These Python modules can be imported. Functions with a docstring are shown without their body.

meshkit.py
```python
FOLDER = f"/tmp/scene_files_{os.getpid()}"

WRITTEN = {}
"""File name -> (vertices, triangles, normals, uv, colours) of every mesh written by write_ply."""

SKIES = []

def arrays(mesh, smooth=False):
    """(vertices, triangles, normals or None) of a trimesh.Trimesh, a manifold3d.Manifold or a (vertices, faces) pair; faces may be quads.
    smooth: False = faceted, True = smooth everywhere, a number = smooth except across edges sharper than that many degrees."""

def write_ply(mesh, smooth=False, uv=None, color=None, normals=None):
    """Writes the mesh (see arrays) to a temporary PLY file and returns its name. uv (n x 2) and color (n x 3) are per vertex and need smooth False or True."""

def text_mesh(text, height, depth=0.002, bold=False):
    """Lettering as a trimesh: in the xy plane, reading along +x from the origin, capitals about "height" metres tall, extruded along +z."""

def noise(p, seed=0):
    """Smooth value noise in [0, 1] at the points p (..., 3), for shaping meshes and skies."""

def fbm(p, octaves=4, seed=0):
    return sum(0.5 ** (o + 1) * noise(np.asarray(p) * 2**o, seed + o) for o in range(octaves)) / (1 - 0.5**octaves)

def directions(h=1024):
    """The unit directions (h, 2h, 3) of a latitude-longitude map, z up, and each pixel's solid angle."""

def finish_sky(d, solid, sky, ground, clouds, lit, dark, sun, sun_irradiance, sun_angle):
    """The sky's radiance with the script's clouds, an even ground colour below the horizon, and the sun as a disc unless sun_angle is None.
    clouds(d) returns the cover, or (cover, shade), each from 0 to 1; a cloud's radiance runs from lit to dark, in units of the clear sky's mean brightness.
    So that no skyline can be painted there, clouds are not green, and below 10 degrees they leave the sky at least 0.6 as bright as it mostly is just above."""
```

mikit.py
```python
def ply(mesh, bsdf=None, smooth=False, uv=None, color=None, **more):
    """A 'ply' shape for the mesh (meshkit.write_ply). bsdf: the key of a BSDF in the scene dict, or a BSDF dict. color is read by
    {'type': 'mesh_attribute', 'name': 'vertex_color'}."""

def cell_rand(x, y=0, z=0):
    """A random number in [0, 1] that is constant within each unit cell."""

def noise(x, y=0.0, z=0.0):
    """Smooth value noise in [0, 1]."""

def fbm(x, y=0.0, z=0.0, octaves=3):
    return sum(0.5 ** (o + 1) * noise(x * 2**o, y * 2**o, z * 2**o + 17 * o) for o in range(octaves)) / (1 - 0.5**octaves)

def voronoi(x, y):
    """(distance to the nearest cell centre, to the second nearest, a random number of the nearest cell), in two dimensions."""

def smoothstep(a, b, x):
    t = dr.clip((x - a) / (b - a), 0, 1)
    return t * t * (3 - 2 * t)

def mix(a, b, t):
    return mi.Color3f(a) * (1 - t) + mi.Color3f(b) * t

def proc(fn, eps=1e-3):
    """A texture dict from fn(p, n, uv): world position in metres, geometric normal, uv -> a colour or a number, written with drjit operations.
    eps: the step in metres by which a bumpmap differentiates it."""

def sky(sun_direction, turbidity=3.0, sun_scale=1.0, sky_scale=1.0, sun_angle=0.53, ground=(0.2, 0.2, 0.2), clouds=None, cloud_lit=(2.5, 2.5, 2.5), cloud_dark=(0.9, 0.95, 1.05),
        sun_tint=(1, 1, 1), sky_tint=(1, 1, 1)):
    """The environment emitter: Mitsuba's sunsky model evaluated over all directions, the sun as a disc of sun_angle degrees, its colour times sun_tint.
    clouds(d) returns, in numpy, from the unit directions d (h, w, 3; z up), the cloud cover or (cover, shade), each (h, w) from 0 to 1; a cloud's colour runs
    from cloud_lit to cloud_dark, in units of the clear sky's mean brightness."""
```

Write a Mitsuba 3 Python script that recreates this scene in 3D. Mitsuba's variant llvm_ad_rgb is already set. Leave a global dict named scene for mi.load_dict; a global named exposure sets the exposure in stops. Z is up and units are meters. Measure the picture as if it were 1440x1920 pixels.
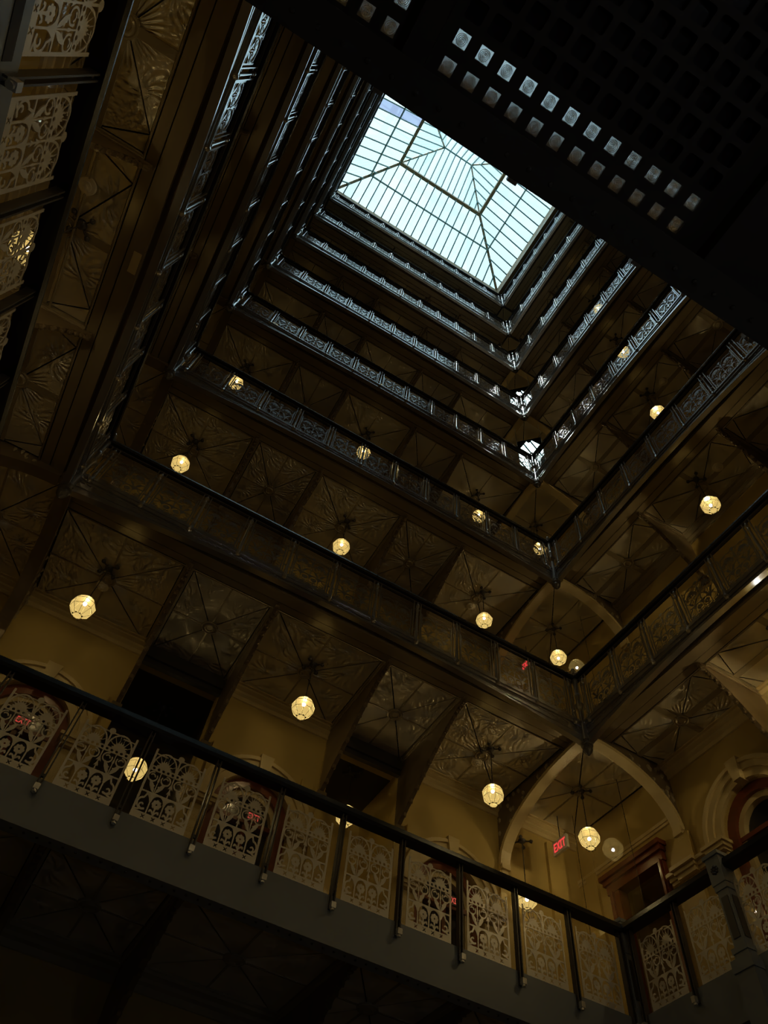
import math, random
import numpy as np, trimesh
import drjit as dr
import mitsuba as mi
import mikit, meshkit
from mikit import noise, fbm, smoothstep, mix
from shapely.geometry import Polygon, LineString, Point, box as sbox
from shapely.ops import unary_union
from shapely import affinity

T = mi.ScalarTransform4f
rng = random.Random(7)
PI = math.pi
scene, labels = {}, {}

# ------------------------------------------------------------------ camera, sky, sun, exposure
FOCAL = 1355.353                                   # pixels at 1440 x 1920
fwd = np.array([0.20215474, 0.4957161, 0.84462951])
down = np.array([0.46112493, 0.71267512, -0.52863785])
eye = np.array([-6.25114, -6.1753, 1.6])
exposure = 0.0
scene['camera'] = {'type': 'perspective', 'fov_axis': 'x', 'fov': 2 * math.degrees(math.atan(720 / FOCAL)),
                   'near_clip': 0.05, 'far_clip': 400.0,
                   'to_world': T().look_at(origin=eye.tolist(), target=(eye + fwd).tolist(), up=(-down).tolist())}


def clouds(d):
    p = d * np.array([3.0, 3.0, 3.0])
    shade = meshkit.fbm(p * 2.2 + 5.0, 4, 3)
    return np.ones(d.shape[:2]), np.clip((shade - 0.3) * 1.6, 0, 1)


SUN = np.array([-0.40, -0.36, 1.0])
scene['sky'] = mikit.sky(SUN, turbidity=4.0, sun_scale=3.0, sky_scale=1.0, sun_angle=14.0, ground=(0.15, 0.15, 0.15), clouds=clouds,
                         cloud_lit=(9.9, 12.8, 13.8), cloud_dark=(8.0, 11.2, 13.0), sun_tint=(0.8, 1.0, 1.15))
SKYGAIN = 1.0
BULB = (540.0, 435.0, 245.0)
SHADE = (0.72, 0.50, 0.15)

# ------------------------------------------------------------------ measured levels (metres above the ground floor)
LIP = {2: 4.95, 3: 8.936, 4: 12.794, 5: 16.624, 6: 20.32, 7: 23.966, 8: 27.486, 9: 31.108}
W, D = 7.99, 5.92
DEPTH = {'back': 2.2, 'right': 1.5, 'left': 1.5, 'near': 3.0}
ROOF = 33.05
X0, X1, Y0, Y1 = -W - 1.5, 1.5, -D - 3.0, 2.2       # inner faces of the outer walls
FR = {'back': ((-W / 2, 0), (1, 0), (0, 1), W), 'right': ((0, -D / 2), (0, -1), (1, 0), D),
      'left': ((-W, -D / 2), (0, 1), (-1, 0), D), 'near': ((-W / 2, -D), (-1, 0), (0, -1), W)}
SIDES = ('back', 'right', 'left', 'near')
WHERE = {'back': 'long far side', 'right': 'short right side', 'left': 'short left side', 'near': 'long side overhead'}
FLOORWORD = {2: 'glass-railed floor', 3: 'first iron-railed floor', 4: 'second iron-railed floor', 5: 'third iron-railed floor', 6: 'fourth iron-railed floor',
             7: 'fifth iron-railed floor', 8: 'sixth iron-railed floor', 9: 'topmost iron-railed floor'}


def frame(side, z=0.0):
    (ox, oy), (sx, sy), (vx, vy), _ = FR[side]
    return np.array([[sx, vx, 0, ox], [sy, vy, 0, oy], [0, 0, 1, z], [0, 0, 0, 1.0]])


# ------------------------------------------------------------------ materials
def lin(h):
    return [((c / 255) / 12.92 if c / 255 < 0.04045 else ((c / 255 + 0.055) / 1.055) ** 2.4) for c in h]


def principled(key, color, rough, metal=0.0, spec=0.5, coat=0.0, bump=None, scale=0.004):
    b = {'type': 'principled', 'base_color': color if isinstance(color, dict) else {'type': 'rgb', 'value': list(color)},
         'roughness': rough, 'metallic': metal, 'specular': spec}
    if coat:
        b['clearcoat'], b['clearcoat_gloss'] = coat, 0.9
    if bump is not None:
        b = {'type': 'bumpmap', 'arbitrary': bump, 'scale': scale, 'bsdf': b}
    scene[key] = {'type': 'twosided', 'bsdf': b}


def tint(c, amp, f):
    c = list(c)

    def fn(p, n, uv):
        k = 1 - amp + 2 * amp * fbm(p.x * f, p.y * f, p.z * f, 3)
        return mi.Color3f(c[0] * k, c[1] * k, c[2] * k)
    return mikit.proc(fn)


def tin_bump(p, n, uv):
    """embossed fans and scrolling leaves, laid out from the rosette in the middle of each bay (uv = metres from it)"""
    r = dr.sqrt(uv.x * uv.x + uv.y * uv.y) + 1e-4
    a = dr.atan2(uv.y, uv.x)
    fan = dr.sin(a * 36) * smoothstep(0.05, 0.14, r) * (1 - smoothstep(0.3, 0.36, r))
    x, y = dr.abs(uv.x + 0.05 * noise(uv.x * 6, uv.y * 6, 3.0)), dr.abs(uv.y + 0.05 * noise(uv.x * 6, uv.y * 6, 9.0))
    leaf = mi.Float(0)
    for cx, cy, arms, tw in ((0.45, 0.30, 14, 30.0), (0.72, 0.62, 11, -26.0), (0.25, 0.66, 12, 34.0)):
        dx, dy = x - cx, y - cy
        q = dr.sqrt(dx * dx + dy * dy) + 1e-4
        leaf += dr.sin(dr.atan2(dy, dx) * arms + q * tw) * smoothstep(0.02, 0.06, q) * (1 - smoothstep(0.2, 0.3, q))
    return 0.5 * fan + 0.5 * leaf * smoothstep(0.3, 0.4, r) + 0.7 * noise(x * 45, y * 45, 1.0) * smoothstep(0.3, 0.4, r)


principled('iron', tint((0.50, 0.50, 0.50), 0.12, 3), 0.17, 0.88, 0.6)
principled('iron_dark', (0.055, 0.05, 0.046), 0.4, 0.0, 0.5)
principled('handrail_black', (0.010, 0.010, 0.011), 0.28, 0.0, 0.5)
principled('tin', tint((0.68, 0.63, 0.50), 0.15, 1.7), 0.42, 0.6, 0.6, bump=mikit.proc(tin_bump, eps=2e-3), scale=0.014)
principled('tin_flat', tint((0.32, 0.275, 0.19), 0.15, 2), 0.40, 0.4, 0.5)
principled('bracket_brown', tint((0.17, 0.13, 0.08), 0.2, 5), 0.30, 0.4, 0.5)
principled('soffit', tint((0.24, 0.195, 0.125), 0.12, 2), 0.24, 0.3, 0.6)
principled('groove', (0.03, 0.022, 0.014), 0.7)
principled('ochre', tint((0.42, 0.31, 0.105), 0.10, 1.3), 0.5, 0.0, 0.35)
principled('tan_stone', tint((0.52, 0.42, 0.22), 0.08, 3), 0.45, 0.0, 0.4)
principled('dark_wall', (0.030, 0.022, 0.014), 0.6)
principled('plate', tint((0.20, 0.225, 0.25), 0.06, 2), 0.42, 0.2, 0.5)
principled('cream', (0.74, 0.70, 0.60), 0.38, 0.35, 0.5)
principled('mahogany', tint((0.15, 0.036, 0.014), 0.3, 6), 0.25, 0.0, 0.5, coat=0.4)
principled('steel', (0.62, 0.63, 0.64), 0.3, 0.9)
principled('white_plastic', (0.72, 0.66, 0.52), 0.4)
principled('sign_white', (0.75, 0.74, 0.70), 0.4)
principled('skylight_bar', (0.22, 0.38, 0.38), 0.5)
principled('skylight_hip', (0.36, 0.27, 0.16), 0.5)
principled('curb', (0.30, 0.215, 0.12), 0.6)
principled('vault_iron', tint((0.032, 0.024, 0.021), 0.2, 6), 0.6)
principled('dark_lens', (0.010, 0.012, 0.02), 0.15, 0.0, 0.6)
principled('floor_wood', (0.10, 0.065, 0.04), 0.5)
principled('roof_skin', (0.12, 0.11, 0.10), 0.8)
principled('globe_frame', (0.06, 0.045, 0.02), 0.4, 0.5)
scene['rail_glass'] = {'type': 'thindielectric', 'int_ior': 1.5}
scene['shade_glass'] = {'type': 'thindielectric', 'int_ior': 1.08, 'specular_transmittance': {'type': 'rgb', 'value': [0.38, 0.35, 0.28]}}
scene['lens_glass'] = {'type': 'roughdielectric', 'int_ior': 1.5, 'alpha': 0.09, 'distribution': 'ggx'}
scene['mirror_glass'] = {'type': 'twosided', 'bsdf': {'type': 'conductor', 'specular_reflectance': {'type': 'rgb', 'value': [0.045, 0.055, 0.06]}}}
PANE = [(0.88, 1.0, 1.0), (0.80, 0.98, 1.0), (0.84, 0.95, 1.0), (0.92, 1.0, 1.0), (0.40, 0.43, 0.60), (0.93, 0.93, 0.97)]
for i, c in enumerate(PANE):
    scene[f'pane_glass_{i}'] = {'type': 'thindielectric', 'int_ior': 1.5, 'specular_transmittance': {'type': 'rgb', 'value': list(c)}}


# ------------------------------------------------------------------ mesh helpers
class MB:
    """collects boxes, prisms and tubes of ONE piece"""
    BV = np.array([[x, y, z] for x in (0, 1) for y in (0, 1) for z in (0, 1)], float)
    BF = np.array([[0, 1, 3], [0, 3, 2], [4, 6, 7], [4, 7, 5], [0, 4, 5], [0, 5, 1], [2, 3, 7], [2, 7, 6], [0, 2, 6], [0, 6, 4], [1, 5, 7], [1, 7, 3]])

    def __init__(self):
        self.v, self.f, self.n = [], [], 0

    def add(self, v, f):
        self.v.append(np.asarray(v, float)); self.f.append(np.asarray(f) + self.n); self.n += len(v)
        return self

    def box(self, a, b):
        a, b = np.minimum(a, b), np.maximum(a, b)
        return self.add(a + self.BV * (b - a), self.BF)

    def tm(self, m):
        return self.add(m.vertices, m.faces)

    def prism(self, poly, h0, h1, axes='swv'):
        """a shapely polygon drawn in the plane of the first two axes, extruded along the third from h0 to h1"""
        for g in getattr(poly, 'geoms', [poly]):
            if g.is_empty or g.area < 1e-9:
                continue
            m = trimesh.creation.extrude_polygon(g, h1 - h0, engine='earcut')
            v = np.zeros_like(m.vertices)
            ix = {'s': 0, 'v': 1, 'w': 2}
            v[:, ix[axes[0]]], v[:, ix[axes[1]]], v[:, ix[axes[2]]] = m.vertices[:, 0], m.vertices[:, 1], m.vertices[:, 2] + h0
            flip = np.linalg.det(np.eye(3)[[ix[a] for a in axes]]) < 0
            self.add(v, m.faces[:, ::-1] if flip else m.faces)
        return self

    def lathe(self, prof, n=16, at=(0, 0, 0)):
        """prof: (radius, height) pairs, bottom to top, closed on the axis"""
        prof = np.asarray(prof, float)
        a = np.arange(n) * 2 * PI / n
        v = np.stack([np.outer(prof[:, 0], np.cos(a)), np.outer(prof[:, 0], np.sin(a)), np.repeat(prof[:, 1:], n, 1)], -1).reshape(-1, 3)
        f = []
        for i in range(len(prof) - 1):
            for j in range(n):
                k = (j + 1) % n
                p, q, r, t = i * n + j, i * n + k, (i + 1) * n + k, (i + 1) * n + j
                f += [[p, q, r], [p, r, t]]
        return self.add(v + np.asarray(at), f)

    def tube(self, pts, r, n=8):
        pts = np.asarray(pts, float)
        t = np.gradient(pts, axis=0); t /= np.linalg.norm(t, axis=1, keepdims=True)
        up = np.array([0, 0, 1.0]) if abs(t[0, 2]) < 0.9 else np.array([1.0, 0, 0])
        a = np.arange(n) * 2 * PI / n
        v = []
        for p, d in zip(pts, t):
            x = np.cross(up, d); x /= np.linalg.norm(x); y = np.cross(d, x)
            v += list(p + r * (np.outer(np.cos(a), x) + np.outer(np.sin(a), y)))
        f = []
        for i in range(len(pts) - 1):
            for j in range(n):
                k = (j + 1) % n
                f += [[i * n + j, i * n + k, (i + 1) * n + k], [i * n + j, (i + 1) * n + k, (i + 1) * n + j]]
        m = len(pts) - 1
        f += [[0, j + 1, j] for j in range(1, n - 1)] + [[m * n, m * n + j, m * n + j + 1] for j in range(1, n - 1)]
        return self.add(v, f)

    def bar(self, a, b, w, h, up=(0, 0, 1)):
        """a rectangular bar from a to b, w wide and h deep (h along the upward normal)"""
        a, b = np.asarray(a, float), np.asarray(b, float)
        d = (b - a) / np.linalg.norm(b - a)
        x = np.cross(d, up); x /= np.linalg.norm(x); y = np.cross(x, d)
        v = [p + i * x * w / 2 + j * y * h / 2 for p in (a, b) for i in (-1, 1) for j in (-1, 1)]
        return self.add(v, [[0, 1, 3], [0, 3, 2], [4, 6, 7], [4, 7, 5], [0, 4, 5], [0, 5, 1], [2, 3, 7], [2, 7, 6], [0, 2, 6], [0, 6, 4], [1, 5, 7], [1, 7, 3]])

    def mesh(self, m=None):
        v, f = np.vstack(self.v), np.vstack(self.f)
        if m is not None:
            v = v @ m[:3, :3].T + m[:3, 3]
            if np.linalg.det(m[:3, :3]) < 0:
                f = f[:, ::-1]
        return trimesh.Trimesh(v, f, process=False)


def key_for(name, parent=None):
    base = f'{parent}__{name}' if parent else name
    if base not in USED:
        USED[base] = 0
        return base
    USED[base] += 1
    return f'{base}_{USED[base]:03d}'


USED = {}


def put(name, shape, parent=None, to=None, **lab):
    k = key_for(name, parent)
    scene[k] = shape if to is None else {**shape, 'to_world': T(np.asarray(to))}
    if lab:
        labels[k] = lab
    return k


def obj(name, mb, mat, parent=None, m=None, smooth=False, **lab):
    return put(name, mikit.ply(mb.mesh(m) if isinstance(mb, MB) else mb, mat, smooth=smooth), parent, **lab)


def thing(name, label, cat, group=None):
    k = key_for(name)
    labels[k] = {'label': label, 'category': cat}
    if group:
        labels[k]['group'] = group
    return k


def struct(name, label):
    k = key_for(name)
    labels[k] = {'label': label, 'kind': 'structure'}
    return k


def line(pts, w, q=2):
    return LineString(pts).buffer(w / 2, quad_segs=q, cap_style='flat')


def arc(cx, cy, r, a0, a1, n=10, ry=None):
    ry = r if ry is None else ry
    return [(cx + r * math.cos(math.radians(a0 + (a1 - a0) * i / n)), cy + ry * math.sin(math.radians(a0 + (a1 - a0) * i / n))) for i in range(n + 1)]


# ------------------------------------------------------------------ the pierced floral panel (unit width, height 1.36)
def panel_pattern(fine=True):
    n = 14 if fine else 6
    q = 3 if fine else 1
    P = [sbox(0, 0, 0.04, 1.30), sbox(0.96, 0, 1, 1.30)]
    strip = sbox(0, 0, 1, 0.12)
    if fine:
        for x in (0.22, 0.407, 0.593, 0.78):
            strip = strip.difference(line([(x - 0.03, 0.03), (x + 0.03, 0.09)], 0.018)).difference(line([(x - 0.03, 0.09), (x + 0.03, 0.03)], 0.018))
    P.append(strip)
    P += [sbox(0, 0.47, 1, 0.497), sbox(0.238, 0.1, 0.262, 0.5), sbox(0.738, 0.1, 0.762, 0.5), sbox(0.488, 0.1, 0.512, 0.5)]
    band = sbox(0, 0.88, 1, 0.975)
    for i in range(10 if fine else 5):
        x = (0.09 + i * 0.091) if fine else (0.12 + i * 0.19)
        band = band.difference(Point(x, 0.9275).buffer(0.027 if fine else 0.04, quad_segs=q))
    P.append(band)
    for x in (0.375, 0.625):                                    # niches with a flower each
        cell = sbox(x - 0.125, 0.34, x + 0.125, 0.48)
        P.append(cell.difference(affinity.scale(Point(x, 0.34).buffer(1, quad_segs=n // 2), 0.105, 0.125, origin=(x, 0.34))))
        fl = [Point(x, 0.32).buffer(0.058, quad_segs=q)] + [Point(x + 0.062 * math.cos(k * PI / 4), 0.32 + 0.062 * math.sin(k * PI / 4)).buffer(0.026, quad_segs=q) for k in range(8 if fine else 0)]
        fl = unary_union(fl).difference(Point(x, 0.32).buffer(0.018, quad_segs=q))
        P.append(fl)
        P.append(line([(x, 0.27), (x, 0.11)], 0.03))
        for s in (-1, 1):
            P.append(line([(x, 0.14), (x + s * 0.04, 0.19), (x + s * 0.075, 0.20), (x + s * 0.085, 0.165)], 0.028))
    for s, x in ((1, 0.0), (-1, 1.0)):                          # corner scrolls
        f = lambda a, b: (x + s * a, b)
        P.append(line([f(0.25, 0.48), f(0.16, 0.46)] + [f(*p) for p in arc(0.145, 0.27, 0.105, 100, 270, n)] + [f(0.2, 0.185)], 0.03, q))
        sp = [f(0.135 + (0.012 + 0.011 * t) * math.cos(t * 1.05), 0.235 + (0.012 + 0.011 * t) * math.sin(t * 1.05)) for t in np.linspace(0.5, 5.2, n + 2)]
        P.append(line(sp, 0.026, q))
        P.append(Polygon([f(0.25, 0.48), f(0.25, 0.30), f(0.2, 0.40), f(0.12, 0.48)]))
        P.append(line([f(0.03, 0.13), f(0.10, 0.15), f(0.13, 0.19)], 0.03, q))
    for x in (0.25, 0.75):                                      # lotus plants with curling tendrils
        for s in (-1, 1):
            c = np.array([x + s * 0.075, 0.60]); d = np.array([s * 0.5, 0.87])
            d /= np.linalg.norm(d); e = np.array([-d[1], d[0]])
            P.append(Polygon([tuple(c + d * 0.135 * t + e * 0.038 * wd) for t, wd in ((-1, 0), (-0.4, 0.75), (0.2, 1), (0.65, 0.65), (1, 0), (0.65, -0.65), (0.2, -1), (-0.4, -0.75))]))
            cx = x + s * 0.125
            P.append(line(arc(cx, 0.775, 0.085, -90 - s * 120, -90 + s * 190, n), 0.024, q))
            P.append(line([(cx - s * 0.045, 0.775)] + arc(cx, 0.775, 0.045, 180 if s > 0 else 0, 180 - s * 150 if s > 0 else 150, n // 2), 0.022, q) if fine else Point(cx, 0.775).buffer(0.035, quad_segs=1))
            P.append(line([(cx, 0.70), (cx - s * 0.03, 0.64), (x + s * 0.03, 0.62)], 0.02, q))
        P.append(line([(x, 0.49), (x, 0.89)], 0.016))
        P.append(Polygon([(x, 0.84), (x - 0.02, 0.72), (x, 0.69), (x + 0.02, 0.72)]))
    P.append(line([(0.5, 0.49), (0.5, 0.89)], 0.022))
    P.append(Polygon([(0.5, 0.78), (0.455, 0.66), (0.5, 0.685), (0.545, 0.66)]))
    P.append(Polygon([(0.5, 0.66), (0.46, 0.56), (0.5, 0.58), (0.54, 0.56)]))
    for x in (0.26, 0.74):                                      # sunbursts under two arches
        P.append(line(arc(x, 0.97, 0.225, 0, 180, n + 4, 0.29), 0.026, q))
        star = []
        for i in range(19 if fine else 9):
            a = PI * i / (18 if fine else 8)
            r = 0.15 if i % 2 else 0.105
            star.append((x + r * math.cos(a), 0.97 + r * 1.15 * math.sin(a)))
        P.append(Polygon(star))
        for i in ((2, 4, 6, 8, 10, 12) if fine else ()):
            a = PI * i / 14
            P.append(line([(x + 0.14 * math.cos(a), 0.97 + 0.16 * math.sin(a)), (x + 0.225 * math.cos(a), 0.97 + 0.29 * math.sin(a))], 0.009))
    P.append(Point(0.5, 1.27).buffer(0.06, quad_segs=q))
    P.append(line([(0.5, 0.97), (0.5, 1.3)], 0.03))
    P.append(sbox(0.03, 1.195, 0.26, 1.215)); P.append(sbox(0.74, 1.195, 0.97, 1.215)); P.append(sbox(0.26, 1.235, 0.74, 1.255))
    return unary_union(P).simplify(0.002 if fine else 0.006)


PAT = {True: panel_pattern(True), False: panel_pattern(False)}


def panel_shape(width, height, thick, fine, mat):
    p = affinity.scale(affinity.translate(PAT[fine], -0.5, 0), width, height / 1.33, origin=(0, 0))
    return mikit.ply(MB().prism(p, -thick / 2, thick / 2).mesh(), mat)


PANEL2 = panel_shape(0.52, 0.74, 0.006, True, 'cream')
PAT['thin'] = PAT[True].buffer(-0.0045).simplify(0.002)
PAT['open'] = PAT[False].difference(sbox(0.04, 0.895, 0.96, 0.96)).buffer(-0.004)
PANELF = panel_shape(0.545, 0.62, 0.006, 'thin', 'iron')
PANELC = panel_shape(0.545, 0.62, 0.005, 'open', 'iron')


def tf(side, s, v, z):
    return frame(side) @ np.array([[1, 0, 0, s], [0, 1, 0, v], [0, 0, 1, z], [0, 0, 0, 1.0]])


# ------------------------------------------------------------------ outer walls, floors, roof
def arch_poly(c, half, spring, z0, n=20):
    return Polygon([(c - half, z0), (c - half, spring)] + [(c + half * math.cos(PI - PI * i / n), spring + half * math.sin(PI * i / n)) for i in range(n + 1)] + [(c + half, z0)])


BACK_ARCHES = (-7.13, -4.03, -0.96)
ALCOVES = ((-6.16, -4.96), (-3.06, -1.90))
RIGHT_ARCH = -1.22
T2 = LIP[2] + 0.36                                    # floor of the glass-balustrade gallery
ground = struct('floor', 'dark wooden ground floor of the atrium')
scene[ground] = mikit.ply(MB().box((X0 - 2, Y0 - 2, -0.2), (X1 + 3, Y1 + 3, 0)).mesh(), 'floor_wood')

wb = struct('wall_back', 'ochre back wall behind the long galleries')
poly = sbox(X0 - 0.3, 0, X1 + 0.3, 34.6)
for c in BACK_ARCHES:
    poly = poly.difference(arch_poly(c, 0.56, 7.33, T2))
for a, b in ALCOVES:
    poly = poly.difference(sbox(a, T2, b, 9.0))
scene[wb] = mikit.ply(MB().prism(poly, Y1, Y1 + 0.25).mesh(), 'ochre')
wr = struct('wall_right', 'ochre end wall with the mahogany door and the round-arched window')
poly = sbox(Y0 - 0.3, 0, Y1 + 0.3, 34.6).difference(arch_poly(RIGHT_ARCH, 0.56, 7.68, T2)).difference(sbox(0.48, T2, 1.40, 8.0))
RW = np.array([[0, 1, 0, 0], [1, 0, 0, 0], [0, 0, 1, 0], [0, 0, 0, 1.0]])       # drawn (y, z), extruded along x
scene[wr] = mikit.ply(MB().prism(poly, X1, X1 + 0.25).mesh(RW), 'ochre')
wl = struct('wall_left', 'ochre end wall behind the galleries beside the camera')
scene[wl] = mikit.ply(MB().box((X0 - 0.25, Y0 - 0.3, 0), (X0, Y1 + 0.3, 34.6)).mesh(), 'ochre')
wn = struct('wall_near', 'ochre wall behind the galleries above the camera')
scene[wn] = mikit.ply(MB().box((X0 - 0.3, Y0 - 0.25, 0), (X1 + 0.3, Y0, 34.6)).mesh(), 'ochre')
roof = struct('ceiling', 'flat top ceiling around the skylight opening')
SK = (-8.10, -0.10, -6.0, 0.12)                       # skylight rim x0 x1 y0 y1
scene[roof] = mikit.ply(MB().prism(sbox(X0 - 0.3, Y0 - 0.3, X1 + 0.3, Y1 + 0.5).difference(sbox(SK[0], SK[2], SK[1], SK[3])), ROOF, ROOF + 0.3, 'svw').mesh(), 'tin_flat')
obj('roof_deck', MB().prism(sbox(X0 - 0.3, Y0 - 0.3, X1 + 0.3, Y1 + 0.5).difference(sbox(SK[0] - .12, SK[2] - .12, SK[1] + .12, SK[3] + .12)), ROOF + 0.301, ROOF + 0.5, 'svw'), 'roof_skin', roof)


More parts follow.
